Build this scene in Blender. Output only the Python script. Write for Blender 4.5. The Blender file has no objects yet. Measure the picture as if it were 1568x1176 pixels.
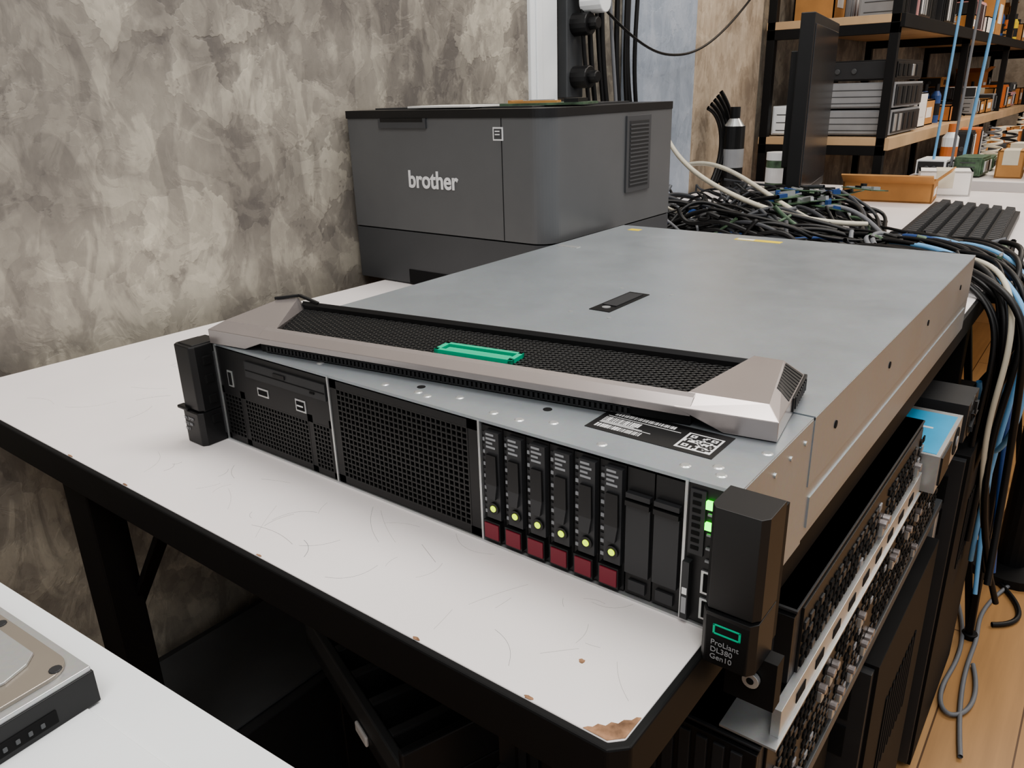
import bpy, math, random, bmesh
from mathutils import Matrix, Vector
random.seed(7)
sc=bpy.context.scene
COL=bpy.context.collection
# ---------------------------------------------------------------- materials
def srgb(r,g,b):
    f=lambda c:(c/255/12.92) if c/255<=.04045 else ((c/255+.055)/1.055)**2.4
    return (f(r),f(g),f(b),1)
def mat(name,col,rough=.5,metal=0.0,var=.08,scale=20,bump=0,emit=0,spec=.5):
    m=bpy.data.materials.new(name);m.use_nodes=True;nt=m.node_tree;b=nt.nodes['Principled BSDF']
    c=srgb(*col)
    tc=nt.nodes.new('ShaderNodeTexCoord');n=nt.nodes.new('ShaderNodeTexNoise');n.inputs['Scale'].default_value=scale;n.inputs['Detail'].default_value=5
    nt.links.new(tc.outputs['Object'],n.inputs['Vector'])
    r=nt.nodes.new('ShaderNodeValToRGB');r.color_ramp.elements[0].position=.3;r.color_ramp.elements[1].position=.7
    r.color_ramp.elements[0].color=[max(0,x*(1-var)) for x in c[:3]]+[1];r.color_ramp.elements[1].color=[min(1,x*(1+var)) for x in c[:3]]+[1]
    nt.links.new(n.outputs['Fac'],r.inputs['Fac']);nt.links.new(r.outputs['Color'],b.inputs['Base Color'])
    b.inputs['Roughness'].default_value=rough;b.inputs['Metallic'].default_value=metal
    b.inputs['Specular IOR Level'].default_value=spec
    if bump:
        bp=nt.nodes.new('ShaderNodeBump');bp.inputs['Strength'].default_value=bump;bp.inputs['Distance'].default_value=.002
        nt.links.new(n.outputs['Fac'],bp.inputs['Height']);nt.links.new(bp.outputs['Normal'],b.inputs['Normal'])
    if emit:
        b.inputs['Emission Color'].default_value=c;b.inputs['Emission Strength'].default_value=emit
    return m
def concrete(name,dark,mid,light,s=1.0):
    m=bpy.data.materials.new(name);m.use_nodes=True;nt=m.node_tree;b=nt.nodes['Principled BSDF'];L=nt.links.new
    N=nt.nodes.new
    tc=N('ShaderNodeTexCoord')
    def noise(scale,det,rough,dist=0,vec=None):
        n=N('ShaderNodeTexNoise');n.inputs['Scale'].default_value=scale*s;n.inputs['Detail'].default_value=det;n.inputs['Roughness'].default_value=rough;n.inputs['Distortion'].default_value=dist
        L(vec or tc.outputs['Object'],n.inputs['Vector']);return n
    def vor(scale,warp,wscale,smooth):
        w=noise(wscale,5,.65)
        mp=N('ShaderNodeVectorMath');mp.operation='MULTIPLY_ADD';mp.inputs[1].default_value=(warp,warp,warp);L(w.outputs['Color'],mp.inputs[0]);L(tc.outputs['Object'],mp.inputs[2])
        v=N('ShaderNodeTexVoronoi');v.feature='SMOOTH_F1';v.inputs['Smoothness'].default_value=smooth;v.inputs['Scale'].default_value=scale*s;L(mp.outputs[0],v.inputs['Vector'])
        sp=N('ShaderNodeSeparateColor');L(v.outputs['Color'],sp.inputs[0]);return sp.outputs[0]
    def madd(a,k,bb):
        x=N('ShaderNodeMath');x.operation='MULTIPLY_ADD';x.inputs[1].default_value=k;L(a,x.inputs[0])
        if bb is None: x.inputs[2].default_value=0
        else: L(bb,x.inputs[2])
        return x.outputs[0]
    def band(n,lo,hi):
        r=N('ShaderNodeMapRange');r.interpolation_type='SMOOTHSTEP';r.inputs['From Min'].default_value=lo;r.inputs['From Max'].default_value=hi;L(n,r.inputs['Value']);return r.outputs[0]
    mpg=N('ShaderNodeMapping');mpg.inputs['Scale'].default_value=(1,2.4,1);mpg.inputs['Rotation'].default_value=(.6,0,0);L(tc.outputs['Object'],mpg.inputs['Vector'])
    a=madd(noise(4.5,9,.60,.5).outputs['Fac'],.52,None)
    a=madd(band(noise(8,4,.55,.9,mpg.outputs[0]).outputs['Fac'],.46,.56),.075,a)
    a=madd(band(noise(14,5,.6,1.4).outputs['Fac'],.49,.56),.045,a)
    a=madd(noise(38,6,.6,.4,mpg.outputs[0]).outputs['Fac'],.10,a)
    a=madd(vor(11,.18,7,.05),.11,a)
    a=madd(vor(24,.10,16,.05),.055,a)
    a=madd(noise(1.6,3,.5).outputs['Fac'],.34,a)
    r=N('ShaderNodeValToRGB');e=r.color_ramp.elements
    e[0].position=.45;e[0].color=srgb(*dark);e[1].position=.80;e[1].color=srgb(*light)
    q=e.new(.62);q.color=srgb(*mid)
    L(a,r.inputs['Fac']);L(r.outputs['Color'],b.inputs['Base Color'])
    bp=N('ShaderNodeBump');bp.inputs['Strength'].default_value=.4;bp.inputs['Distance'].default_value=.010;L(a,bp.inputs['Height']);L(bp.outputs['Normal'],b.inputs['Normal'])
    b.inputs['Roughness'].default_value=.5
    return m
def woodfloor(name):
    m=bpy.data.materials.new(name);m.use_nodes=True;nt=m.node_tree;b=nt.nodes['Principled BSDF'];L=nt.links.new
    tc=nt.nodes.new('ShaderNodeTexCoord');mp=nt.nodes.new('ShaderNodeMapping');mp.inputs['Rotation'].default_value=(0,0,1.57);L(tc.outputs['Object'],mp.inputs['Vector'])
    br=nt.nodes.new('ShaderNodeTexBrick');br.inputs['Scale'].default_value=1;br.inputs['Brick Width'].default_value=1.2;br.inputs['Row Height'].default_value=.12;br.inputs['Mortar Size'].default_value=.0015
    br.inputs['Color1'].default_value=srgb(206,164,116);br.inputs['Color2'].default_value=srgb(190,146,98);br.inputs['Mortar'].default_value=srgb(100,68,40)
    L(mp.outputs[0],br.inputs['Vector'])
    m2=nt.nodes.new('ShaderNodeMapping');m2.inputs['Scale'].default_value=(30,2,2);L(tc.outputs['Object'],m2.inputs['Vector'])
    n=nt.nodes.new('ShaderNodeTexNoise');n.inputs['Scale'].default_value=2;n.inputs['Detail'].default_value=6;L(m2.outputs[0],n.inputs['Vector'])
    mx=nt.nodes.new('ShaderNodeMixRGB');mx.blend_type='MULTIPLY';mx.inputs[0].default_value=.4;L(br.outputs['Color'],mx.inputs[1]);L(n.outputs['Fac'],mx.inputs[2]);L(mx.outputs[0],b.inputs['Base Color'])
    b.inputs['Roughness'].default_value=.35
    return m
def steel(name,base,rough,metal):
    m=bpy.data.materials.new(name);m.use_nodes=True;nt=m.node_tree;b=nt.nodes['Principled BSDF'];L=nt.links.new
    tc=nt.nodes.new('ShaderNodeTexCoord')
    n=nt.nodes.new('ShaderNodeTexNoise');n.inputs['Scale'].default_value=14;n.inputs['Detail'].default_value=8;n.inputs['Roughness'].default_value=.7;L(tc.outputs['Object'],n.inputs['Vector'])
    v=nt.nodes.new('ShaderNodeTexVoronoi');v.inputs['Scale'].default_value=420;L(tc.outputs['Object'],v.inputs['Vector'])
    r=nt.nodes.new('ShaderNodeValToRGB');c=srgb(*base);r.color_ramp.elements[0].position=.3;r.color_ramp.elements[1].position=.75
    r.color_ramp.elements[0].color=[x*.97 for x in c[:3]]+[1];r.color_ramp.elements[1].color=[min(1,x*1.05) for x in c[:3]]+[1]
    L(n.outputs['Fac'],r.inputs['Fac'])
    mx=nt.nodes.new('ShaderNodeMixRGB');mx.blend_type='MULTIPLY';mx.inputs[0].default_value=.05;L(r.outputs['Color'],mx.inputs[1]);L(v.outputs['Color'],mx.inputs[2]);L(mx.outputs[0],b.inputs['Base Color'])
    mr=nt.nodes.new('ShaderNodeMapRange');mr.inputs['From Min'].default_value=.3;mr.inputs['From Max'].default_value=.7;mr.inputs['To Min'].default_value=rough-.03;mr.inputs['To Max'].default_value=rough+.04
    L(n.outputs['Fac'],mr.inputs['Value']);L(mr.outputs[0],b.inputs['Roughness'])
    b.inputs['Metallic'].default_value=metal
    return m
K={}
K['wall']=concrete('concrete_plaster',(106,101,96),(150,144,134),(200,193,177))
K['wall2']=concrete('concrete_section',(162,146,128),(194,178,158),(216,202,182),1.3)
K['blue']=concrete('painted_pillar',(146,156,170),(166,176,190),(184,192,204),1)
K['floor']=woodfloor('wood_planks')
K['steel']=steel('galvanized_steel',(178,185,190),.33,.62)
K['steelb']=steel('bare_steel',(198,200,200),.32,.65)
K['lam']=mat('white_laminate',(244,238,236),.32,var=.04,scale=6)
K['wplast']=mat('white_plastic',(240,243,244),.35,var=.02)
K['blk']=mat('black_plastic',(28,28,29),.42,var=.1)
K['blk2']=mat('black_powder_coat',(21,21,22),.55,var=.1,spec=.3)
K['twr']=mat('tower_black_steel',(24,24,25),.6,var=.1,spec=.25)
K['dark']=mat('dark_void',(6,6,7),.9)
K['dgrey']=mat('dark_grey_plastic',(50,51,53),.45,var=.08)
K['mgrey']=mat('mid_grey_plastic',(78,80,82),.4,var=.08)
K['grille']=mat('grille_black',(38,38,38),.4,var=.1)
K['bez']=mat('bezel_metal_paint',(170,163,161),.27,metal=.62,var=.02)
K['bro']=mat('platter_cover_metal',(168,160,150),.3,metal=.6,var=.03)
K['green']=mat('teal_green',(22,190,146),.35,var=.03)
K['pr']=mat('printer_grey',(98,99,100),.36,var=.03)
K['prd']=mat('printer_grey_dark',(74,75,77),.45,var=.03)
K['red']=mat('maroon_tag',(122,34,50),.35,var=.05)
K['led']=mat('led_yellow_green',(190,220,40),.3,emit=1.6)
K['ledg']=mat('led_green',(80,255,60),.3,emit=4)
K['txt']=mat('print_white',(225,225,225),.5)
K['txtg']=mat('print_grey',(150,152,155),.5)
K['yel']=mat('yellow_label',(226,200,60),.5)
K['card']=mat('cardboard',(186,138,86),.8,var=.1)
K['card2']=mat('cardboard_orange',(200,134,82),.8,var=.1)
K['wood']=mat('shelf_wood',(190,162,128),.6,var=.12,scale=8)
K['mdf']=mat('mdf_brown',(150,116,90),.85,var=.5,scale=150)
K['cblk']=mat('cable_black',(18,18,19),.45)
K['cgry']=mat('cable_grey',(120,122,126),.5)
K['cdg']=mat('cable_dark_grey',(62,64,68),.5)
K['scratch']=mat('scratch_grey',(168,164,162),.6)
K['cwht']=mat('cable_white',(214,208,190),.5)
K['cblu']=mat('cable_blue',(54,84,140),.45)
K['clb']=mat('cable_light_blue',(120,176,220),.45)
K['pcb']=mat('circuit_green',(84,106,84),.5,var=.5,scale=60)
K['blueL']=mat('label_blue',(60,170,215),.45)
K['lime']=mat('lime_plastic',(190,200,60),.5)
K['pink']=mat('pink_item',(200,150,150),.6)
K['org']=mat('orange_item',(205,120,66),.6)
K['scr']=mat('screen_glass',(50,50,52),.2)
K['paper']=mat('paper',(236,234,230),.7,var=.02)
# ---------------------------------------------------------------- mesh builder
class MB:
    def __init__(s): s.v=[];s.f=[];s.mi=[];s.ms=[];s.M=Matrix.Identity(4)
    def m(s,k):
        if k not in s.ms: s.ms.append(k)
        return s.ms.index(k)
    def add(s,vs,fs,k):
        o=len(s.v);s.v+= [tuple(s.M@Vector(p)) for p in vs]
        for f in fs: s.f.append([i+o for i in f]);s.mi.append(s.m(k))
    def hexa(s,p,k): s.add(p,[(0,3,2,1),(4,5,6,7),(0,1,5,4),(1,2,6,5),(2,3,7,6),(3,0,4,7)],k)
    def box(s,x0,x1,y0,y1,z0,z1,k): s.hexa([(x0,y0,z0),(x1,y0,z0),(x1,y1,z0),(x0,y1,z0),(x0,y0,z1),(x1,y0,z1),(x1,y1,z1),(x0,y1,z1)],k)
    def cyl(s,c,ax,r,h,k,n=20,r2=None):
        r2=r if r2 is None else r2
        vs=[];a,b={0:(1,2),1:(2,0),2:(0,1)}[ax]
        for rr,hh in ((r,0),(r2,h)):
            for i in range(n):
                t=2*math.pi*i/n;p=list(c);p[ax]+=hh;p[a]+=rr*math.cos(t);p[b]+=rr*math.sin(t);vs.append(p)
        s.add(vs,[tuple(reversed(range(n))),tuple(range(n,2*n))]+[(i,(i+1)%n,n+(i+1)%n,n+i) for i in range(n)],k)
    def prism(s,poly,z0,z1,k,fn=None):
        n=len(poly);fn=fn or (lambda a,b,c:(a,b,c))
        s.add([fn(a,b,z0) for a,b in poly]+[fn(a,b,z1) for a,b in poly],[tuple(reversed(range(n))),tuple(range(n,2*n))]+[(i,(i+1)%n,n+(i+1)%n,n+i) for i in range(n)],k)
    def bar(s,p,q,w,k,h=None):
        p=Vector(p);q=Vector(q);d=(q-p).normalized();u=Vector((0,0,1)) if abs(d.z)<.95 else Vector((0,1,0))
        a=d.cross(u).normalized()*w/2;b=a.cross(d).normalized()*(h or w)/2
        s.hexa([p-a-b,p+a-b,p+a+b,p-a+b,q-a-b,q+a-b,q+a+b,q-a+b],k)
    def obj(s,name,bevel=0,parent=None,seg=2):
        me=bpy.data.meshes.new(name);me.from_pydata(s.v,[],s.f)
        for k in s.ms: me.materials.append(K[k])
        me.polygons.foreach_set('material_index',s.mi)
        me.update();o=bpy.data.objects.new(name,me);COL.objects.link(o)
        bm=bmesh.new();bm.from_mesh(me);bmesh.ops.recalc_face_normals(bm,faces=bm.faces);bm.to_mesh(me);bm.free()
        if bevel:
            b=o.modifiers.new('bevel','BEVEL');b.width=bevel;b.segments=seg;b.limit_method='ANGLE';b.angle_limit=.7
        if parent: o.parent=parent
        return o
def text(name,body,size,loc,rot,k,parent=None,ext=.0002,sx=1,off=0):
    c=bpy.data.curves.new(name,'FONT');c.body=body;c.size=size;c.extrude=ext;c.offset=off;c.materials.append(K[k])
    o=bpy.data.objects.new(name,c);COL.objects.link(o);o.location=loc;o.rotation_euler=rot;o.scale=(sx,1,1)
    if parent: o.parent=parent
    return o
def cables(name,splines,base=.003,parent=None):
    c=bpy.data.curves.new(name,'CURVE');c.dimensions='3D';c.bevel_depth=base;c.bevel_resolution=2;c.resolution_u=8
    ks=[]
    for pts,r,k in splines:
        if k not in ks: ks.append(k);c.materials.append(K[k])
        s=c.splines.new('NURBS');s.points.add(len(pts)-1)
        for i,p in enumerate(pts): s.points[i].co=(*p,1);s.points[i].radius=r/base
        s.order_u=min(4,len(pts));s.use_endpoint_u=True;s.material_index=ks.index(k)
    o=bpy.data.objects.new(name,c);COL.objects.link(o)
    if parent: o.parent=parent
    return o
def rrect(x0,x1,y0,y1,r,n=6,corners=(1,1,1,1)):
    out=[]
    for (cx,cy,a0,on,px,py) in ((x1-r,y0+r,-90,corners[1],x1,y0),(x1-r,y1-r,0,corners[2],x1,y1),(x0+r,y1-r,90,corners[3],x0,y1),(x0+r,y0+r,180,corners[0],x0,y0)):
        if on:
            for i in range(n+1):
                t=math.radians(a0+90*i/n);out.append((cx+r*math.cos(t),cy+r*math.sin(t)))
        else: out.append((px,py))
    return out
FZ=-.75
WX=-.405
# ---------------------------------------------------------------- room
b=MB();b.box(-4,5,-3,9,FZ-.02,FZ,'floor');b.obj('floor')
b=MB();b.box(WX-.1,WX,-3,.985,FZ,2.2,'wall');b.box(WX-.1,WX-.012,.985,9,FZ,2.2,'wall');b.obj('wall_left')
b=MB();b.box(WX-.0115,WX-.002,1.72,2.19,FZ,2.2,'wall2');b.obj('wall_left_section')
b=MB();b.box(WX-.1,5,7.5,7.6,FZ,2.2,'wall2');b.obj('wall_back')
b=MB();b.box(WX-.01,WX+.008,.985,1.075,FZ,2.2,'wplast');b.box(WX+.008,WX+.012,1.0,1.02,FZ,2.2,'wplast');b.obj('trim_1',.003)
b=MB();b.box(WX-.0115,WX+.01,1.36,1.71,FZ,2.2,'blue');b.obj('pillar_painted',.004)
# ---------------------------------------------------------------- work table
b=MB()
TX1,TY0,TY1=.436,-.098,.93
top=[(-.366,TY0),(TX1-.006,TY0),(TX1,TY0+.006),(TX1,TY1),(-.33,TY1)]
b.prism(top,-.004,0,'lam')
fr=[(-.369,TY0-.004),(TX1-.004,TY0-.004),(TX1+.004,TY0+.004),(TX1+.004,TY1+.003),(-.333,TY1+.003)]
b.prism(fr,-.030,-.0008,'blk2')
for lx,ly in ((-.15,-.088),(.385,-.088),(-.15,.86),(.385,.86)):
    b.box(lx,lx+.045,ly,ly+.03,FZ,-.03,'blk2')
b.box(-.15,.43,-.085,-.06,-.052,-.03,'blk2')
b.bar((-.128,-.058,-.19),(-.02,-.058,-.05),.014,'blk2',.006)
b.cyl((-.128,-.062,-.19),1,.010,-.012,'blk2')
b.cyl((.41,-.089,-.12),1,.006,-.004,'steelb')
table=b.obj('work_table',.0012)
b=MB()
def chip(cx,cy,r,seed,sx=1.0,sy=1.0):
    rnd=random.Random(seed);n=14
    b.prism([(cx+sx*r*(.6+.5*rnd.random())*math.cos(2*math.pi*i/n),cy+sy*r*(.6+.5*rnd.random())*math.sin(2*math.pi*i/n)) for i in range(n)],.0,.0002,'mdf')
b.prism([(.4165,-.0975),(.4295,-.0975),(.4355,-.0915),(.4355,-.0765),(.4335,-.0775),(.4325,-.0805),(.4295,-.0825),(.4285,-.0860),(.4255,-.0870),(.4245,-.0905),(.4210,-.0915),(.4200,-.0945),(.4180,-.0955)],0,.0002,'mdf')
for q in [(.385,-.0968,.0022,5,1.4,.6),(.31,-.0970,.002,6,1.4,.6),(.17,-.0970,.0016,7,2,.6),(.0,-.0970,.0016,8,3,.6),(-.09,-.0972,.0016,9,3,.6),(.392,-.060,.0018,10)]: chip(*q)
b.obj('edge_chips',parent=table)
sp=[]
rs=random.Random(3)
for i in range(80):
    x=rs.uniform(-.3,.41);y=rs.uniform(-.09,-.005) if x>-.02 else rs.uniform(-.09,.25);a=rs.uniform(0,6.28);l=rs.uniform(.008,.05);cv=rs.uniform(-.9,.9)
    pts=[]
    for j in range(5):
        pts.append((x,y,.00003));x+=l/4*math.cos(a);y+=l/4*math.sin(a);a+=cv/2
    if max(p[1] for p in pts)>-.003 and pts[0][0]>-.04 or min(p[1] for p in pts)<-.094 or max(p[0] for p in pts)>.43: continue
    sp.append((pts,.00009 if i%6 else .00015,'scratch' if i%5 else 'cgry'))
cables('scratches',sp,.0003,table)
# ---------------------------------------------------------------- rack server
b=MB()
X0,X1,D,H=-.008,.445,.676,.087
b.box(X0,X1,.02,D,.0015,H-.001,'steel')
b.box(X0,X1,.0,.1125,H-.002,H,'steel')
b.box(X0-.0006,X1+.0006,.1135,D,H-.002,H+.0006,'steel')
b.box(X1,X1+.0009,.1135,D-.004,.040,H,'steel')
b.box(X1-.001,X1+.0003,.0,.1125,.0,H-.001,'steel')
b.box(X0,X1,-.001,.03,.0,.0016,'steelb')
b.box(X0,X1,.0195,.021,.001,H-.002,'dark')
b.box(X1,X1+.0010,.12,.66,.008,.030,'steel')
for y in (.16,.3,.44,.6): b.cyl((X1+.0009,y,.066),0,.0028,.0006,'dark',12)
for y in (.05,.075,.1): b.cyl((X1+.0003,y,.075),0,.0016,.0008,'steelb',12)
b.box(X1+.0003,X1+.001,.03,.06,.05,.053,'dark')
for a in (X0,.1345,.2768,.4165): b.box(a,a+.0016,-.0008,.02,.001,H-.001,'steelb')
b.box(X1-.0016,X1,-.0008,.02,.001,H-.001,'steelb')
def grid(x0,x1,z0,z1,nx,nz,y=-.0002,t=.0011,k='grille'):
    for i in range(nx+1):
        x=x0+(x1-x0)*i/nx;b.box(x-t/2,x+t/2,y,y+.002,z0,z1,k)
    for j in range(nz+1):
        z=z0+(z1-z0)*j/nz;b.box(x0,x1,y+.0001,y+.0018,z-t/2,z+t/2,k)
x0,x1=.1365,.2765
b.box(x0,x1,.0,.018,.078,.084,'blk');b.box(x0,x1,.0,.018,.002,.008,'blk');b.box(x0,x0+.007,.0,.018,.002,.084,'blk');b.box(x1-.009,x1,.0,.018,.002,.084,'blk')
grid(x0+.007,x1-.009,.008,.078,28,17)
x0,x1=-.006,.134
b.box(x0,x1,.0,.018,.044,.084,'blk');b.box(x0,x1,.0,.018,.002,.007,'blk');b.box(x0,x0+.003,.0,.018,.002,.05,'blk')
b.box(.020,.026,.0,.018,.002,.05,'blk');b.box(.106,.112,.0,.018,.002,.05,'blk');b.box(x1-.003,x1,.0,.018,.002,.05,'blk')
grid(x0+.003,.020,.007,.044,5,10);grid(.026,.106,.007,.044,21,10);grid(.112,x1-.003,.007,.044,5,10)
b.box(.034,.1325,-.0016,.0,.066,.079,'dgrey');b.box(.035,.1315,-.0019,-.0015,.0715,.0722,'dark');b.box(.072,.086,-.0024,-.0015,.0735,.0765,'blk');b.box(.115,.120,-.0022,-.0015,.069,.0705,'dark')
b.box(.006,.013,-.0006,.001,.052,.066,'steelb');b.box(.0075,.0115,-.001,.0,.0535,.0645,'dark')
b.box(.046,.060,-.0006,.001,.052,.059,'steelb');b.box(.0475,.0585,-.001,.0,.0535,.0575,'dark')
b.box(.094,.106,-.0006,.001,.050,.060,'steelb');b.box(.0955,.1045,-.001,.0,.0515,.0585,'dark');b.box(.0965,.1035,-.0014,.0,.0545,.0556,'txt')
x0=.2788;pw=.01715
for i in range(8):
    a=x0+i*pw;c=a+pw-.0006
    if i<6:
        b.box(a,c,.0012,.018,.003,.083,'blk')
        b.box(a+.0048,c-.0008,-.0022,.002,.021,.081,'dgrey')
        b.hexa([(a+.006,-.0042,.046),(c-.002,-.0042,.046),(c-.002,-.002,.046),(a+.006,-.002,.046),(a+.0065,-.0038,.066),(c-.0025,-.0038,.066),(c-.0025,-.002,.066),(a+.0065,-.002,.066)],'blk')
        b.hexa([(a+.0075,-.0045,.036),(c-.0035,-.0045,.036),(c-.0035,-.002,.036),(a+.0075,-.002,.036),(a+.006,-.0042,.046),(c-.002,-.0042,.046),(c-.002,-.002,.046),(a+.006,-.002,.046)],'dgrey')
        for j in range(14): b.box(a+.001,a+.0038,.0005,.002,.022+j*.0042,.0242+j*.0042,'dgrey' if j%2 else 'txtg')
        for j,w in enumerate((.006,.0075,.005,.007)): b.box(a+.006,a+.006+w,-.0025,-.002,.0785-j*.0028,.0798-j*.0028,'txtg')
        b.cyl((a+.0108,-.0026,.029),1,.0040,-.001,'blk',18);b.cyl((a+.0108,-.0036,.029),1,.0021,-.0004,'led',14)
        b.box(a+.0018,c-.0016,-.0028,.002,.005,.0185,'blk');b.box(a+.0030,c-.0024,-.0036,.002,.0065,.0172,'red')
    else:
        b.box(a+.0003,c,.0012,.018,.003,.083,'blk');b.box(a+.001,c-.0008,-.0015,.002,.018,.062,'dgrey')
        b.box(a+.001,c-.0008,-.0022,.002,.066,.069,'dgrey');b.box(a+.003,c-.003,-.0005,.002,.006,.013,'dgrey');b.box(a+.001,c-.0008,-.0030,.0,.0615,.0645,'blk')
a=.4181
b.box(a,.4435,.0005,.018,.002,.085,'blk')
b.box(a+.0015,a+.010,-.0006,.001,.044,.082,'dgrey')
for j in range(8): b.box(a+.003,a+.0075,-.001,.0,.047+j*.0044,.0492+j*.0044,'dark')
b.box(a+.0105,a+.0165,-.0016,.001,.073,.0775,'ledg');b.box(a+.0105,a+.0155,-.0016,.001,.061,.065,'ledg')
for z in (.0690,.0572,.049,.0415): b.box(a+.0115,a+.0145,-.0008,.0006,z,z+.0012,'txtg')
b.box(a+.010,a+.017,-.0008,.001,.022,.036,'steelb');b.box(a+.0115,a+.0155,-.0012,.001,.0235,.0345,'dark')
b.box(a+.010,a+.017,-.0008,.001,.006,.019,'steelb');b.box(a+.0115,a+.0155,-.0012,.001,.0075,.0175,'dark')
b.box(a+.0005,a+.0045,-.004,.001,.004,.040,'dgrey');b.box(a+.0012,a+.0040,-.0044,-.003,.020,.024,'txt');b.box(a+.0012,a+.0040,-.0044,-.003,.008,.018,'txtg')
for x,y in ((.03,.05),(.06,.025),(.075,.02),(.11,.015),(.185,.01),(.215,.012),(.225,.01),(.245,.02),(.28,.012),(.30,.012),(.36,.010),(.43,.012),(.425,.02),(.41,.012),(.32,.02),(.44,.05)):
    b.cyl((x,y,H),2,.0032,.0005,'steelb',16,.0022)
for x,y in ((.165,.028),(.21,.02),(.305,.035)): b.cyl((x,y,H),2,.003,.0002,'dark',14)
b.box(.200,.2215,.250,.325,H+.0004,H+.0012,'blk2');b.box(.2035,.218,.268,.318,H+.0010,H+.0022,'dgrey');b.cyl((.211,.262,H+.001),2,.004,.0008,'steelb')
for x,y in ((.19,.235),(.23,.235),(.185,.335),(.24,.335)): b.cyl((x,y,H+.0005),2,.0022,.0004,'steelb',12)
b.box(.175,.235,.640,.652,H+.0005,H+.0009,'yel');b.box(.178,.200,.642,.650,H+.0008,H+.0011,'txt');b.box(.018,.035,.640,.652,H+.0005,H+.0009,'yel')
b.box(.0,.03,.49,.50,H+.0005,H+.0012,'steelb')
b.box(.338,.4185,.026,.0585,H,H+.0003,'blk')
rs=random.Random(5)
def bars(x0,x1,y0,y1):
    x=x0
    while x<x1:
        w=rs.choice((.0004,.0008,.0012));b.box(x,min(x+w,x1),y0,y1,H+.0003,H+.0004,'txt');x+=w+rs.choice((.0004,.0007))
bars(.342,.372,.030,.035);bars(.342,.366,.040,.046);bars(.345,.385,.050,.054)
for j in range(3): b.box(.342,.376-.006*j,.0365+j*.0012,.0371+j*.0012,H+.0003,H+.0004,'txt')
b.box(.342,.390,.0475,.0481,H+.0003,H+.0004,'txt')
b.box(.394,.4155,.030,.0515,H+.0003,H+.0004,'txt')
for i in range(15):
    for j in range(15):
        fnd=(i<5 and j<5) or (i<5 and j>9) or (i>9 and j>9)
        on=rs.random()<.5
        if fnd:
            ii=i if i<5 else i-10;jj=j if j<5 else j-10;on=(ii in(0,4) or jj in(0,4) or (ii==2 and jj==2))
        if on: b.box(.3955+i*.00125,.3955+(i+1)*.00125,.0315+j*.00125,.0315+(j+1)*.00125,H+.0004,H+.0005,'blk')
server=b.obj('rack_server')
def ear(x0,x1,name,mirror):
    b=MB();z1=.0875
    yf=-.021
    b.prism([(x0,.004),(x0,yf+.004),(x0+.003,yf),(x1-.003,yf),(x1,yf+.004),(x1,.004)],.031,z1,'blk')
    b.prism([(x0,.004),(x0,yf+.002),(x0+.003,yf-.002),(x1-.003,yf-.002),(x1,yf+.002),(x1,.004)],.0,.030,'blk')
    b.box(x0+.0015,x1-.0015,yf+.004,.003,.029,.032,'dgrey')
    b.box(x0+.001,x1-.001,-.0,.012,.004,.083,'blk2')
    if mirror:
        b.box(x0+.004,x1-.002,yf+.003,.008,.078,.0885,'blk')
        for z in (.018,.036,.054,.07): b.box(x1-.001,x1+.0012,-.012,-.004,z,z+.008,'dark')
        b.box(x1-.001,x1+.0015,-.002,.0,.006,.08,'dgrey')
        b.box(x0-.005,x0+.01,yf-.003,yf+.004,.0295,.0325,'blk')
    else:
        b.box(x0+.007,x1-.007,yf-.0026,yf-.0018,.0235,.0245,'green');b.box(x0+.007,x1-.007,yf-.0026,yf-.0018,.0185,.0195,'green')
        b.box(x0+.007,x0+.0082,yf-.0026,yf-.0018,.0185,.0245,'green');b.box(x1-.0082,x1-.007,yf-.0026,yf-.0018,.0185,.0245,'green')
        b.prism([(x0+.004,.0),(x1-.004,.0),(x1-.003,.028),(x0+.003,.028)],yf-.0022,yf-.0016,'blk2',lambda a,c,h:(a,h,c))
    return b.obj(name,.0012,server)
ear(-.036,-.009,'ear_left',True)
ear(.4385,.467,'ear_right',False)
for i,(t,s) in enumerate((("ProLiant",.0043),("DL380",.0043),("Gen10",.0043))):
    text('badge_text_%d'%i,t,s,(.4450,-.0238,.0125-i*.0043),(math.pi/2,0,0),'txtg',server,.0001)
for i,t in enumerate(("SN: 2M29","CZJ 380","0417")):
    text('tag_text_%d'%i,t,.0036,(-.033,-.0235,.022-i*.005),(math.pi/2,0,0),'txtg',server,.0001)
b=MB();b.box(.447,.474,-.006,.004,-.03,.0,'blk2');b.box(.447,.450,-.004,.06,-.028,-.006,'steelb');b.cyl((.462,-.0065,-.013),1,.0045,-.003,'steelb');b.cyl((.462,-.0095,-.013),1,.002,-.0004,'dark')
b.obj('rail_bracket',.001,server)
# ---------------------------------------------------------------- bezel lying on the lid
b=MB()
L,W=.452,.083
b.M=Matrix.Translation((-.007,-.0035,H+.0008))@Matrix.Rotation(math.radians(8.7),4,'Z')
sw=lambda v,w,u:(u,v,w)
b.prism([(0.0002,.0065),(0.0002,.0112),(.0075,.0158),(.0118,.0172),(.0140,.015),(.0140,.0065)],.055,L-.05,'bez',sw)
b.prism([(.010,.004),(.010,.014),(.0143,.014),(.0143,.004)],.045,L-.045,'blk',sw)
b.prism([(W-.005,.0),(W-.005,.0165),(W-.003,.0195),(W,.0185),(W,.0)],.03,L-.03,'blk',sw)
b.prism([(.003,.0),(.003,.0068),(.012,.0068),(.012,.0)],.055,L-.05,'blk2',sw)
for i in range(84): b.box(.062+i*.0036,.0642+i*.0036,.0012,.0032,.0008,.0048,'blk')
b.box(.062,.365,.0014,.0032,.0048,.0056,'dgrey');b.box(.062,.365,.0014,.0032,.0002,.0009,'dgrey')
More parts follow.
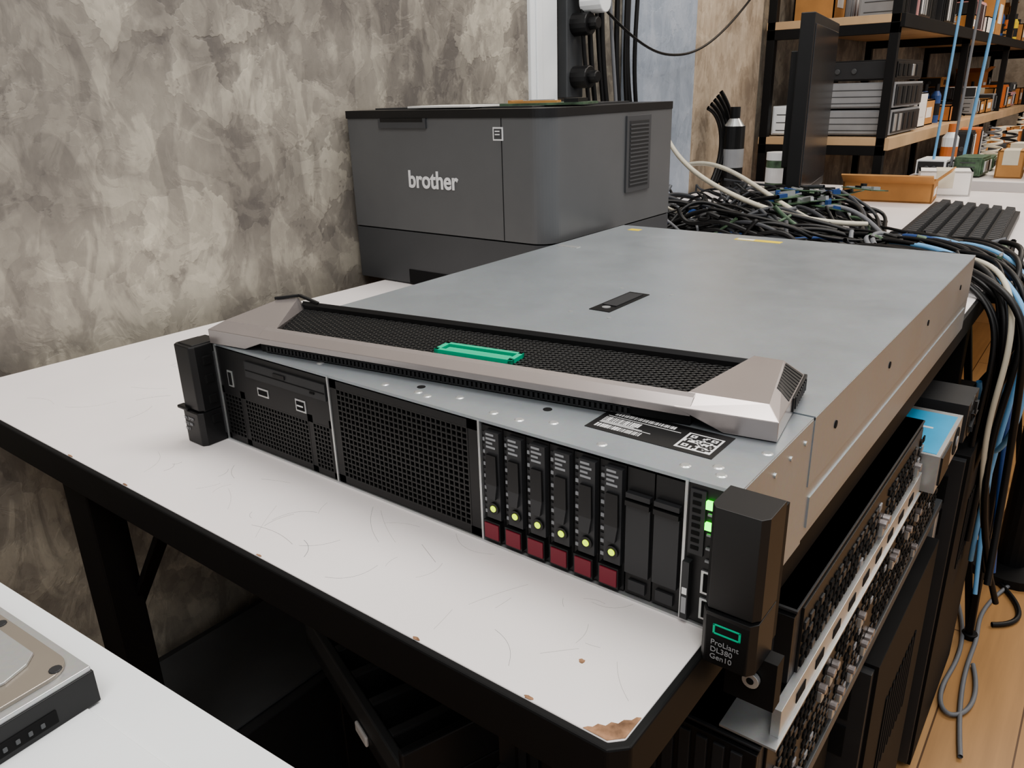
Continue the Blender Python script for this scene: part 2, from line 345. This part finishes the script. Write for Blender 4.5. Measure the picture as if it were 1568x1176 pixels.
def cap(m,nb,nt,fb):
    U=(lambda u:L-u) if m else (lambda u:u)
    A=[(U(nb-.030),0,0),(U(0),0,0),(U(0),W,0),(U(fb),W,0)]
    Nn=[(U(nb),0,.0112),(U(0),0,.0118),(U(0),W,.0125),(U(fb),W,.0125)]
    T=[(U(nt),.0118,.0172),(U(.008),.0118,.0172),(U(.013),W-.006,.0225),(U(fb-.004),W-.004,.0225)]
    b.hexa(A+Nn,'bez');b.hexa(Nn+T,'bez')
    o=U(-.0012);i=U(.004)
    x0_,x1_=min(o,i),max(o,i)
    b.hexa([(x0_,.040,.003),(x1_,.040,.003),(x1_,W+.0008,.003),(x0_,W+.0008,.003),(x0_,.040,.0122),(x1_,.040,.0122),(x1_,W+.0008,.013),(x0_,W+.0008,.013)],'blk')
    for j in range(8): b.box(min(o,U(-.002)),max(o,U(-.002)),.043+j*.0048,.045+j*.0048,.004,.0120,'dgrey')
    P=[Vector(Nn[1]),Vector(Nn[2]),Vector(T[2]),Vector(T[1])]
    q=lambda s,t:(P[0].lerp(P[1],s)).lerp(P[3].lerp(P[2],s),t)
    n=(P[1]-P[0]).cross(P[3]-P[0]).normalized()*.0006
    if n.z<0:n=-n
    for j in range(10):
        s0=.38+j*.06;s1=s0+.045
        b.hexa([q(s0,.08)-n,q(s1,.08)-n,q(s1,.9)-n,q(s0,.9)-n,q(s0,.08)+n,q(s1,.08)+n,q(s1,.9)+n,q(s0,.9)+n],'blk')
cap(False,.070,.066,.030);cap(True,.060,.055,.036)
b.box(.03,L-.03,.0135,W-.004,.003,.005,'dark')
def inside(u,v):
    if v<.0138 or v>W-.0045: return False
    f=(v-.0115)/(W-.0155)
    return .067-.039*f<u<L-(.056-.022*f)
def lattice(ang,pitch,t):
    d=Vector((math.cos(ang),math.sin(ang)));nrm=Vector((-d.y,d.x))
    N=int(.6/pitch)
    for k in range(-N,N):
        c=nrm*(k*pitch)+Vector((L/2,W/2));run=None
        s=-.35
        while s<=.35:
            p=c+d*s;ins=inside(p.x,p.y)
            if ins and run is None: run=p.copy()
            if (not ins) and run is not None:
                q=p-d*.0008
                if (q-run).length>.002: b.bar((run.x,run.y,.0125),(q.x,q.y,.0125),t,'grille',.0016)
                run=None
            s+=.0008
lattice(math.radians(30),.0042,.0012);lattice(math.radians(-30),.0042,.0012)
for (u0,u1,v0,v1) in ((.208,.272,.022,.0255),(.208,.272,.0365,.040),(.208,.2118,.022,.040),(.2682,.272,.022,.040)):
    b.box(u0,u1,v0,v1,.0125,.0162,'green')
b.box(.214,.266,.0285,.0335,.0125,.0150,'green')
b.bar((.010,W-.016,.0230),(.028,W-.004,.0245),.0025,'blk');b.bar((.028,W-.004,.0245),(.048,W-.003,.0190),.0025,'blk')
b.obj('server_bezel',.0008)
# ---------------------------------------------------------------- printer
b=MB()
px0,px1,py0,py1=-.395,-.023,.505,.845
body=rrect(px0,px1,py0,py1,.028,10,(0,1,0,0))
b.prism(body,.002,.0815,'prd')
b.prism(rrect(px0+.002,px1-.002,py0+.002,py1-.002,.027,10,(0,1,0,0)),.080,.0845,'dark')
b.prism(body,.0835,.2435,'pr')
b.prism(rrect(px0-.001,px1+.001,py0-.002,py1,.028,10,(0,1,0,0)),.2435,.2545,'blk')
b.box(px0+.01,px1-.06,py0+.05,py1-.03,.2545,.2565,'dgrey')
b.box(px0+.07,px0+.165,py0-.0035,py0+.01,.230,.2435,'prd');b.box(px0+.075,px0+.16,py0-.004,py0+.01,.2385,.2435,'blk')
b.box(px1-.0745,px1-.0735,py0-.0006,py0+.002,.084,.243,'dark')
b.box(px1-.088,px1-.071,py0-.0008,py0+.002,.215,.232,'txt');b.box(px1-.086,px1-.073,py0-.0012,py0+.002,.217,.230,'prd');b.box(px1-.084,px1-.076,py0-.0016,py0,.222,.2235,'txt');b.box(px1-.084,px1-.076,py0-.0016,py0,.226,.2275,'txt')
b.box(px0+.11,px0+.215,py0-.0012,py0+.004,.002,.024,'dark')
b.box(px1,px1+.003,.700,.772,.130,.238,'prd');b.box(px1+.003,px1+.0035,.707,.765,.137,.231,'dgrey')
for j in range(16): b.box(px1+.0034,px1+.0044,.709,.763,.140+j*.0056,.1422+j*.0056,'prd')
for x in (px0+.03,px1-.05):
    for y in (py0+.03,py1-.05): b.box(x,x+.02,y,y+.02,.0,.003,'blk')
printer=b.obj('laser_printer',.0015)
text('printer_logo',"brother",.034,(px0+.122,py0-.001,.148),(math.pi/2,0,0),'txt',printer,.0004,.9,.0008)
b=MB();b.box(-.29,-.17,.53,.60,.2565,.259,'paper');b.obj('paper_sheets')
b=MB();b.M=Matrix.Translation((-.1,.62,.2565))@Matrix.Rotation(.3,4,'Z');b.box(-.06,.06,-.04,.04,0,.003,'pcb');b.box(-.05,.02,-.03,-.01,.003,.006,'card');b.box(.03,.05,-.03,.02,.003,.008,'blk');b.box(-.055,-.05,-.02,.03,.003,.007,'card');b.box(-.03,.0,.0,.025,.003,.007,'txtg');b.obj('circuit_board')
# ---------------------------------------------------------------- second white table + hard drive
RT=Matrix.Translation((.065,-.209,0))@Matrix.Rotation(math.radians(3.9),4,'Z')@Matrix.Translation((-.065,.209,0))
b=MB();b.M=RT;b.prism(rrect(-.40,.75,-1.0,-.208,.03),-.036,-.0005,'wplast')
b.prism(rrect(-.37,.72,-.97,-.238,.03),-.0005,.0008,'wplast')
for lx,ly in ((-.35,-.32),(.66,-.32),(.66,-.95),(-.35,-.95)): b.box(lx,lx+.03,ly,ly+.03,FZ,-.03,'txtg')
b.obj('white_side_table',.008,seg=4)
b=MB();b.M=RT@Matrix.Translation((.2155,-.2315,.0008))
b.box(-.147,0,-.1016,0,.0,.018,'blk');b.box(-.147,-.001,-.1010,-.0006,.0175,.0205,'steelb')
b.prism(rrect(-.143,-.006,-.097,-.005,.012),.0205,.0225,'bro')
b.prism([(-.135,-.09),(-.07,-.09),(-.05,-.062),(-.045,-.058),(-.03,-.055),(-.022,-.045),(-.02,-.03),(-.024,-.018),(-.03,-.012),(-.135,-.012)],.0225,.0240,'steelb')
b.cyl((-.09,-.05,.0238),2,.022,.0008,'bro',28);b.cyl((-.09,-.05,.0242),2,.006,.0008,'dark')
b.cyl((-.03,-.078,.0224),2,.008,.001,'steelb')
for x,y in ((-.01,-.012),(-.01,-.09),(-.137,-.012),(-.137,-.09),(-.07,-.009)): b.cyl((x,y,.0223),2,.003,.0008,'dgrey',12)
b.box(-.002,.0008,-.075,-.02,.003,.010,'dark')
for j in range(9): b.box(-.001,.0012,-.072+j*.0055,-.070+j*.0055,.005,.0075,'mgrey')
b.box(-.001,.0014,-.095,-.08,.003,.012,'dark')
b.box(-.14,-.01,-.0008,.0004,.004,.006,'dark')
b.obj('hard_drive',.001)
# ---------------------------------------------------------------- under-table clutter
b=MB()
b.box(-.385,-.16,.0,.40,FZ,-.455,'dgrey');b.box(-.38,-.165,-.008,.0,FZ+.01,-.46,'dgrey');b.box(-.36,-.2,-.012,-.006,-.52,-.48,'blk');b.box(-.36,-.2,-.012,-.006,-.60,-.56,'dark')
b.box(-.37,-.175,.03,.37,-.455,-.451,'mgrey');b.cyl((-.19,-.008,-.66),1,.01,-.005,'txtg')
b.obj('desktop_pc_case',.004)
b=MB();b.M=Matrix.Translation((.045,.17,-.34))@Matrix.Rotation(-.35,4,'Z')
b.box(-.15,.14,-.10,.13,-.02,.0,'dgrey');b.box(-.15,-.14,-.10,.13,0,.05,'mgrey');b.box(.13,.14,-.10,.13,0,.05,'dgrey');b.box(-.15,.14,.12,.13,0,.06,'dgrey');b.box(-.15,.14,-.10,-.09,0,.03,'mgrey')
for i in range(5): b.box(-.12+i*.05,-.108+i*.05,-.09,.12,0,.028,'mgrey')
b.box(-.09,.09,-.02,.02,.02,.05,'mgrey');b.cyl((.0,.07,.0),2,.03,.045,'mgrey');b.box(.02,.05,-.104,-.10,-.015,-.002,'txt')
b.hexa([(-.12,-.07,.0),(-.03,-.07,.0),(-.03,.02,.0),(-.12,.02,.0),(-.11,-.05,.06),(-.05,-.05,.06),(-.05,.02,.07),(-.11,.02,.07)],'mgrey')
b.box(-.14,-.11,-.08,.11,-.39,-.02,'blk');b.box(.09,.12,-.08,.11,-.39,-.02,'blk');b.box(-.14,.12,-.07,-.05,-.33,-.30,'blk')
b.obj('plastic_drive_tray',.002)
def oldserver(x0,x1,y0,y1,z0,z1,name,seed,rail=False):
    b=MB();rs=random.Random(seed)
    b.box(x0,x1,y0,y1,z0,z1,'dgrey');b.box(x0-.002,x1+.001,y0-.002,y1,z1-.002,z1,'dgrey')
    b.box(x1,x1+.002,y0+.01,y1-.01,z0+.004,z1-.004,'blk')
    n=int((y1-y0)/.011)
    for i in range(n):
        y=y0+.012+i*.011
        if rs.random()<.8:
            for z in range(int((z1-z0-.012)/.010)):
                b.box(x1+.002,x1+.0035,y,y+.007,z0+.008+z*.010,z0+.014+z*.010,rs.choice(('dark','dgrey','dgrey','dark','txtg' if rs.random()<.15 else 'dark')))
        else:
            b.cyl((x1+.002,y+.004,(z0+z1)/2-.01),0,.004,.006,'bez',12);b.box(x1+.002,x1+.006,y,y+.008,z0+.01,z0+.02,'steelb')
    b.box(x0+.02,x1,y0-.004,y0,z0+.004,z1-.004,'blk')
    for i in range(int((x1-x0)/.012)-2): b.box(x0+.025+i*.012,x0+.033+i*.012,y0-.006,y0-.003,z0+.008,z1-.008,'dgrey')
    if rail:
        b.box(x1,x1+.006,y0-.03,y1,z0-.018,z0+.004,'steelb');b.box(x1-.03,x1+.008,y0-.04,y1,z0-.020,z0-.018,'steelb')
        for i in range(int((y1-y0)/.04)): b.box(x1+.006,x1+.0066,y0+i*.04,y0+.018+i*.04,z0-.012,z0-.004,'dark')
    return b.obj(name,.0006)
oldserver(.24,.452,.10,.47,-.100,-.040,'stacked_server',1,True)
oldserver(.24,.450,.06,.72,-.185,-.122,'stacked_server.001',2)
oldserver(.24,.446,.05,.68,-.255,-.190,'stacked_server.002',3)
b=MB();b.box(.24,.450,-.02,.75,-.27,-.257,'mgrey')
for x,y in ((.24,.0),(.432,.0),(.24,.72),(.432,.72)): b.box(x,x+.018,y,y+.018,FZ,-.27,'steelb')
b.obj('equipment_stand',.001)
b=MB();b.box(.39,.470,.48,.61,-.1215,-.080,'steelb');b.box(.395,.466,.485,.60,-.080,-.0795,'blueL');b.cyl((.470,.58,-.100),0,.016,.001,'dark');b.box(.470,.472,.49,.54,-.116,-.085,'blk');b.box(.40,.44,.52,.53,-.0795,-.079,'txt');b.box(.40,.45,.55,.554,-.0795,-.079,'txt')
b.cyl((.470,.58,-.100),0,.006,.002,'txtg')
b.obj('power_supply')
b=MB()
b.box(.40,.472,.63,.70,-.1215,-.075,'dgrey')
for r_ in (.026,.022,.010): b.cyl((.472,.665,-.098),0,r_,.001+(.026-r_)*.1,'blk' if r_!=.022 else 'dark',24)
for i in range(7):
    t=i*2*math.pi/7;b.bar((.4745,.665,-.098),(.4745,.665+.02*math.cos(t),-.098+.02*math.sin(t)),.004,'dgrey',.001)
b.obj('cooling_fan')
def tower(name,x0,x1,y0,y1,z1):
    b=MB();b.box(x0,x1,y0,y1,FZ+.01,z1,'twr');b.box(x0+.004,x1-.004,y0-.012,y0,FZ+.02,z1-.004,'dgrey')
    b.box(x0+.02,x1-.02,y0-.014,y0-.01,z1-.07,z1-.03,'dark');b.box(x0+.02,x1-.02,y0-.014,y0-.01,z1-.12,z1-.08,'dark');b.cyl(((x0+x1)/2,y0-.012,z1-.16),1,.010,-.004,'txtg')
    for i in range(10):b.box(x1,x1+.0015,y0+.08+i*.016,y0+.088+i*.016,z1-.22,z1-.10,'dark')
    for i in range(12):b.box(x0+.03,x1-.03,y0+.06+i*.014,y0+.066+i*.014,z1,z1+.001,'dgrey')
    for yy in (y0+.03,y1-.05): b.box(x0+.01,x1-.01,yy,yy+.02,FZ,FZ+.01,'blk')
    b.obj(name,.004)
tower('computer_tower',.29,.460,.40,.70,-.29);tower('computer_tower.001',.29,.470,.78,1.10,-.20) ;tower('computer_tower.002',.27,.43,.08,.36,-.33)
# ---------------------------------------------------------------- far table
b=MB();b.box(-.385,.47,.96,2.05,-.03,0,'lam');b.box(-.387,.473,.957,2.052,-.032,-.004,'blk2')
for (x,y) in ((.44,1.16),(.44,1.90),(-.30,1.90),(-.30,1.16)):
    b.bar((x-.06,y,-.03),(x+.05,y+.03,FZ),.012,'blk2');b.bar((x+.03,y+.09,-.03),(x+.05,y+.03,FZ),.012,'blk2');b.bar((x+.03,y-.05,-.03),(x+.05,y+.03,FZ),.012,'blk2')
    b.cyl((x+.05,y+.03,FZ),2,.014,.012,'blk2')
b.obj('far_table',.002)
b=MB();b.M=Matrix.Translation((.332,1.37,.002))@Matrix.Rotation(math.radians(93),4,'Z')
b.hexa([(-.23,-.08,0),(.23,-.08,0),(.23,.08,0),(-.23,.08,0),(-.23,-.08,.012),(.23,-.08,.012),(.23,.08,.024),(-.23,.08,.024)],'blk')
for j in range(6):
    for i in range(22):
        x=-.222+i*.0202;y=-.072+j*.024;z=.013+(y+.08)/.16*.012
        b.hexa([(x,y,z),(x+.017,y,z),(x+.017,y+.019,z+.0014),(x,y+.019,z+.0014),(x+.002,y+.002,z+.008),(x+.015,y+.002,z+.008),(x+.015,y+.017,z+.009),(x+.002,y+.017,z+.009)],'dgrey')
b.obj('keyboard')
b=MB();b.M=Matrix.Translation((-.05,1.62,0))@Matrix.Rotation(math.radians(100),4,'Z')
b.box(-.21,.21,-.014,.014,.03,.41,'blk');b.box(-.195,.195,-.016,-.013,.05,.390,'scr');b.box(-.16,.16,.012,.035,.10,.34,'blk');b.box(-.03,.03,.02,.05,.0,.25,'blk');b.prism(rrect(-.11,.11,-.09,.09,.03),.0,.012,'blk')
b.obj('computer_monitor',.003)
b=MB();b.cyl((-.33,1.84,0),2,.030,.17,'blk',24);b.cyl((-.33,1.84,.17),2,.028,.02,'steelb',24,.014);b.cyl((-.33,1.84,.19),2,.014,.03,'blk',16);b.cyl((-.33,1.84,.06),2,.0305,.05,'txtg',24);b.obj('spray_can')
b=MB();b.cyl((-.21,1.88,0),2,.034,.08,'pcb',24);b.cyl((-.21,1.88,.08),2,.035,.02,'wplast',24);b.cyl((-.21,1.88,.02),2,.0345,.04,'txt',24);b.obj('plastic_jar')
# ---------------------------------------------------------------- shelving
b=MB()
for z in (-.35,.12,.45,.85):
    b.box(WX+.008,-.02,2.2,6.6,z-.022,z,'wood');b.box(-.02,-.008,2.2,6.6,z-.035,z,'blk2' if z>.2 else 'wood')
for y in (2.2,3.3,4.4,5.5,6.57):
    for x in (WX+.01,-.045): b.box(x,x+.025,y,y+.025,FZ,1.6,'blk2')
    for z in (-.35,.12,.45,.85): b.box(WX+.01,-.02,y,y+.02,z-.05,z-.022,'blk2')
b.obj('storage_shelf',.001)
def cardbox(name,x,y,z,w,d,h,k='card',rot=0,open_=True):
    b=MB();b.M=Matrix.Translation((x,y,z))@Matrix.Rotation(rot,4,'Z');t=.004
    b.box(-w/2,w/2,-d/2,-d/2+t,0,h,k);b.box(-w/2,w/2,d/2-t,d/2,0,h,k);b.box(-w/2,-w/2+t,-d/2,d/2,0,h,k);b.box(w/2-t,w/2,-d/2,d/2,0,h,k);b.box(-w/2,w/2,-d/2,d/2,0,t,k)
    if open_:
        b.hexa([(-w/2,-d/2,h),(w/2,-d/2,h),(w/2,-d/2+t,h),(-w/2,-d/2+t,h),(-w/2,-d/2-.04,h+.02),(w/2,-d/2-.04,h+.02),(w/2,-d/2-.037,h+.023),(-w/2,-d/2-.037,h+.023)],k)
        b.hexa([(w/2-t,-d/2,h),(w/2,-d/2,h),(w/2,d/2,h),(w/2-t,d/2,h),(w/2+.03,-d/2,h+.03),(w/2+.034,-d/2,h+.03),(w/2+.034,d/2,h+.03),(w/2+.03,d/2,h+.03)],k)
    else:
        b.box(-w/2,w/2,-d/2,d/2,h-t,h,k);b.box(-.02,.02,-d/2-.001,d/2+.001,h,h+.001,'cwht');b.box(-.02,.02,-d/2-.001,-d/2,h-.04,h,'cwht')
    b.box(w/2,w/2+.001,-d/4,d/4,h*.3,h*.7,'paper')
    return b.obj(name)
def device(name,x,y,z,w,d,h,k='txtg',seed=0,rot=0):
    rs=random.Random(seed);b=MB();b.M=Matrix.Translation((x,y,z))@Matrix.Rotation(rot,4,'Z')
    b.box(-w/2,w/2,-d/2,d/2,.004,h,k);b.box(-w/2+.005,w/2-.005,-d/2-.004,-d/2,.008,h-.004,k if seed>9 else 'dgrey')
    b.box(w/2,w/2+.004,-d/2+.01,d/2-.01,.01,h-.006,'dgrey' if seed%2 else k)
    for i in range(5): b.box(w/2+.003,w/2+.006,-d/2+.02+i*d/6,-d/2+.02+i*d/6+d/12,.014,h-.012,rs.choice(('dark','blk','steelb','txt')))
    if seed>9:
        for i in range(3): b.box(-w/2+.015,w/2-.015,-d/2-.005,-d/2-.003,.016+i*(h-.02)/3,.019+i*(h-.02)/3,'mgrey')
    else:
        for i in range(2): b.cyl((-w/2+.03+i*w/4,-d/2-.004,h/2),1,min(.008,h/5),-.004,'mgrey',12)
    for sx in (-1,1):
        for sy in (-1,1): b.cyl((sx*(w/2-.02),sy*(d/2-.02),0),2,.008,.005,'blk',10)
    return b.obj(name,.002)
device('network_switch',-.31,2.40,.12,.13,.30,.09,'wplast',11)
device('desktop_computer',-.125,2.44,.12,.20,.36,.075,'txtg',13)
device('desktop_computer.001',-.125,2.44,.197,.20,.36,.075,'txtg',15)
device('audio_receiver',-.125,2.43,.274,.19,.34,.06,'blk',2)
rs=random.Random(11)
def bottle(name,x,y,z,r,h,k,k2):
    b=MB();b.cyl((x,y,z),2,r,h*.7,k,16);b.cyl((x,y,z+h*.7),2,r,h*.12,k,16,r*.5);b.cyl((x,y,z+h*.82),2,r*.45,h*.18,k2,12);b.cyl((x,y,z+h*.2),2,r*1.01,h*.3,k2,16);b.obj(name)
def coil(name,x,y,z,r,k):
    pts=[(x+r*math.cos(t*.7)*(1-.01*t),y+r*math.sin(t*.7)*(1-.01*t),z+.006+.0025*t) for t in range(34)]
    cables(name,[(pts,.0045,k)])
for z,mx in ((.12,.28),(.45,.32),(-.35,.35),(.85,.3)):
    y=2.75 if z==.12 else 2.35
    while y<6.3:
        d=rs.uniform(.07,.20);h=rs.uniform(.06,mx-.06)
        for lane in (0,1):
            x=-.31 if lane==0 else -.12;w=rs.uniform(.11,.16);hh=h*rs.uniform(.4,1)
            c=rs.random()
            if c<.30: cardbox('cardboard_box',x,y+d/2,z,w,d,hh,rs.choice(('card','card2','card','paper')),0,rs.random()<.3 and lane==0)
            elif c<.75:
                k1=rs.choice(('wplast','blk','txtg','pink','dgrey','blk','steelb','org'));hh=max(.04,min(hh,.12))
                device('electronic_device',x,y+d/2,z,w,d,hh,k1,rs.randint(0,16),0)
                if rs.random()<.5 and z+hh+.08<z+mx: device('electronic_device',x+.005,y+d/2,z+hh+.001,w*.85,d*.8,.05,rs.choice(('blk','wplast','mgrey','card')),rs.randint(0,16),rs.uniform(-.12,.12))
            elif c<.87:
                coil('cable_coil',x,y+d/2,z,.05,rs.choice(('cblk','cgry','cblk','cwht')))
            else:
                for q in range(3): bottle('spray_bottle',x-.04+q*.04,y+d/2,z,.018,.14,rs.choice(('wplast','org','cblu','yel')),'blk')
        y+=d+rs.uniform(.01,.04)
b=MB();b.box(.02,.62,2.3,6.6,-.03,0,'lam');b.box(.02,.62,2.3,6.6,-.045,-.03,'wood')
for x in (.04,.58):
    for y in (2.35,4.4,6.5): b.box(x,x+.03,y,y+.03,FZ,-.045,'blk2')
b.obj('rear_bench',.002)
y=2.35
while y<6.3:
    for x in (.08,.18,.28,.38,.50):
        d=rs.uniform(.08,.15);h=rs.uniform(.02,.11);w=rs.uniform(.06,.085);ro=rs.uniform(-.15,.15)
        c=rs.random()
        if c<.35: cardbox('cardboard_box',x,y+.09,0,w,d,h,rs.choice(('card','card2')),ro,False)
        elif c<.75: device('electronic_device',x,y+.09,0,w,d,max(.03,h),rs.choice(('wplast','blk','pink','org','dgrey','pcb','blk')),rs.randint(0,16),ro)
        elif c<.9: coil('cable_coil',x,y+.09,0,.035,rs.choice(('cblk','cwht','cgry')))
        else: bottle('spray_bottle',x,y+.09,0,.025,.14,'wplast','org')
    y+=.19
cardbox('cardboard_box',.10,1.80,.0,.20,.12,.045,'card',.1,True)
cardbox('cardboard_box',.19,1.96,.0,.12,.10,.06,'paper',.2,False)
# ---------------------------------------------------------------- cables
rs=random.Random(21);sp=[]
for i in range(210):
    x=rs.uniform(-.18,.42);y=rs.uniform(.99,1.5)
    if x>.12: y=rs.uniform(.98,1.13)
    a=rs.uniform(0,6.28);pts=[]
    for j in range(rs.randint(5,9)):
        pts.append((min(max(x,-.3),.44),min(max(y,.975),1.55 if x<.02 else 1.4 if x<.2 else 1.12),.006+max(0,rs.uniform(-.02,.065 if x<.12 else .03))))
        x+=.07*math.cos(a);y+=.05*math.sin(a);a+=rs.uniform(-1,1)
    k=rs.choices(('cblk','cdg','cgry','cwht','cblu','pcb'),(16,5,3,.8,.6,.5))[0]
    sp.append((pts,rs.uniform(.002,.0048),k))
sp.append(([(-.28,1.35,.16),(-.2,1.25,.12),(-.05,1.15,.07),(.12,1.1,.04),(.2,1.2,.03)],.005,'cwht'))
sp.append(([(-.28,1.45,.10),(-.15,1.38,.13),(-.03,1.25,.07),(.1,1.2,.03)],.005,'cwht'))
cables('cable_tangle',sp)
b=MB()
rs=random.Random(4)
for i in range(18):
    x=rs.uniform(-.02,.14);y=rs.uniform(1.2,1.5)
    b.M=Matrix.Translation((x,y,.03+.002*i))@Matrix.Rotation(rs.uniform(0,3),4,'Z')@Matrix.Rotation(rs.uniform(-.3,.3),4,'X')
    b.box(-.04,.04,-.025,.025,0,.002,'pcb')
    for j in range(6): b.box(-.035+j*.012,-.028+j*.012,rs.uniform(-.02,0),rs.uniform(.003,.02),.002,rs.uniform(.004,.012),rs.choice(('blk','txtg','steelb','cblu')))
b.obj('circuit_board_pile')
sp=[]
for i in range(28):
    y0=rs.uniform(.80,1.0);x0=rs.uniform(.30,.47);x1=rs.uniform(.455,.50);k='clb' if i in(3,9,15) else 'cblu' if i==12 else 'cwht' if i==20 else 'cblk'
    zb=rs.uniform(-.5,-.12)
    sp.append(([(x0-.08,y0+.18,.02),(x0,y0+.08,.045),(x1,y0,.025),(x1+.01,y0-.02,-.08),(x1+rs.uniform(-.02,.02),y0+rs.uniform(-.03,.04),zb*.6),(x1+rs.uniform(-.06,.04),y0+rs.uniform(-.05,.1),zb)],rs.uniform(.0025,.005),k))
sp.append(([(.44,.9,.03),(.50,.85,.0),(.515,.83,-.1),(.505,.86,-.22),(.47,.9,-.25),(.455,.86,-.12)],.004,'clb'))
cables('hanging_cables',sp)
sp=[([(.45,1.3,FZ+.006),(.50,1.15,FZ+.006),(.46,1.0,FZ+.006),(.50,.9,FZ+.006),(.54,1.0,FZ+.006),(.51,1.1,FZ+.006)],.004,'cgry'),([(.56,1.5,FZ+.006),(.48,1.3,FZ+.006),(.52,1.2,FZ+.006),(.49,1.05,FZ+.006),(.53,.85,FZ+.006)],.004,'cgry'),([(.42,1.5,FZ+.006),(.55,1.4,FZ+.006),(.6,1.3,FZ+.006),(.52,1.25,FZ+.006)],.005,'cblk')]
cables('floor_cables',sp)
b=MB();b.cyl((.52,1.5,-.30),2,.05,.12,'lime',20,.06);b.cyl((.52,1.5,FZ+.02),2,.03,.43,'blk2',16);b.cyl((.52,1.5,FZ),2,.09,.02,'blk2',20);b.obj('lime_stool')
sp=[]
rs=random.Random(8)
for i in range(9):
    y=1.13+i*.026;sp.append(([(WX+.03,y,1.2),(WX+.03+rs.uniform(0,.02),y+rs.uniform(-.03,.03),.8),(WX+.035,y+rs.uniform(-.03,.03),.5),(WX+.03,y+rs.uniform(-.02,.03),.3),(WX+.04,y+.04,.12),(WX+.06,y+.08,.01)],rs.uniform(.004,.007),'cblk' if i!=4 else 'cgry'))
sp.append(([(WX+.03,1.12,.48),(WX+.06,1.3,.36),(WX+.05,1.5,.33),(WX+.04,1.75,.37),(WX+.03,2.0,.5)],.003,'cblk'))
for i in range(5):
    y=1.76+i*.02;sp.append(([(WX+.03,y,.22+.01*i),(WX+.06,y+.04,.20),(WX+.06,y+.07,.1),(WX+.05,y,.02)],.006,'cblk'))
cables('wall_cables',sp)
b=MB()
for z in (.30,.40,.48): b.cyl((WX+.012,1.13,z),0,.022,.04,'blk',16);b.cyl((WX+.04,1.13,z),0,.012,.03,'blk',12)
b.cyl((WX+.03,1.14,.44),0,.022,.05,'wplast',16);b.box(WX-.01,WX+.014,1.10,1.16,.26,.52,'mgrey');b.obj('wall_power_strip',.002)
cables('hanging_wires',[([(.10,2.4,1.8),(.10,2.4,.8),(.08,2.4,.03)],.004,'clb'),([(.16,2.4,1.8),(.14,2.4,.8),(.13,2.4,.03)],.004,'cgry'),([(.19,2.6,1.8),(.17,2.6,.8),(.13,2.6,.03)],.005,'clb')])
# ---------------------------------------------------------------- lights, world, camera
def area(name,loc,size,power,col,target,sy=None):
    l=bpy.data.lights.new(name,'AREA');l.size=size;l.energy=power;l.color=col
    if sy: l.shape='RECTANGLE';l.size_y=sy
    o=bpy.data.objects.new(name,l);COL.objects.link(o);o.location=loc;o.rotation_euler=(Vector(target)-Vector(loc)).to_track_quat('-Z','Y').to_euler()
area('ceiling_light',(.4,.7,1.9),.4,27,(1,.96,.91),(.1,.5,0),1.6)
area('ceiling_light.001',(1.0,-1.0,1.9),.8,20,(1,.97,.94),(0,.2,0))
area('ceiling_light.002',(1.0,3.2,1.9),.8,52,(1,.86,.70),(.1,3.4,0),2.5)
w=bpy.data.worlds.new('world');sc.world=w;w.use_nodes=True
bg=w.node_tree.nodes['Background'];bg.inputs[0].default_value=(.96,.97,1,1);bg.inputs[1].default_value=.5
try: sc.view_settings.look='AgX - Medium High Contrast'
except Exception: pass
cam=bpy.data.cameras.new('camera');co=bpy.data.objects.new('camera',cam);COL.objects.link(co)
R=Matrix.Rotation(.66520,3,'Z')@Matrix.Rotation(math.pi/2-.35794,3,'X')@Matrix.Rotation(-.02929,3,'Z')
m=R.to_4x4();m.translation=Vector((.56728,-.33478,.27414));co.matrix_world=m
cam.sensor_width=36;cam.lens=36*1193.44/1568;cam.clip_start=.01
sc.camera=co
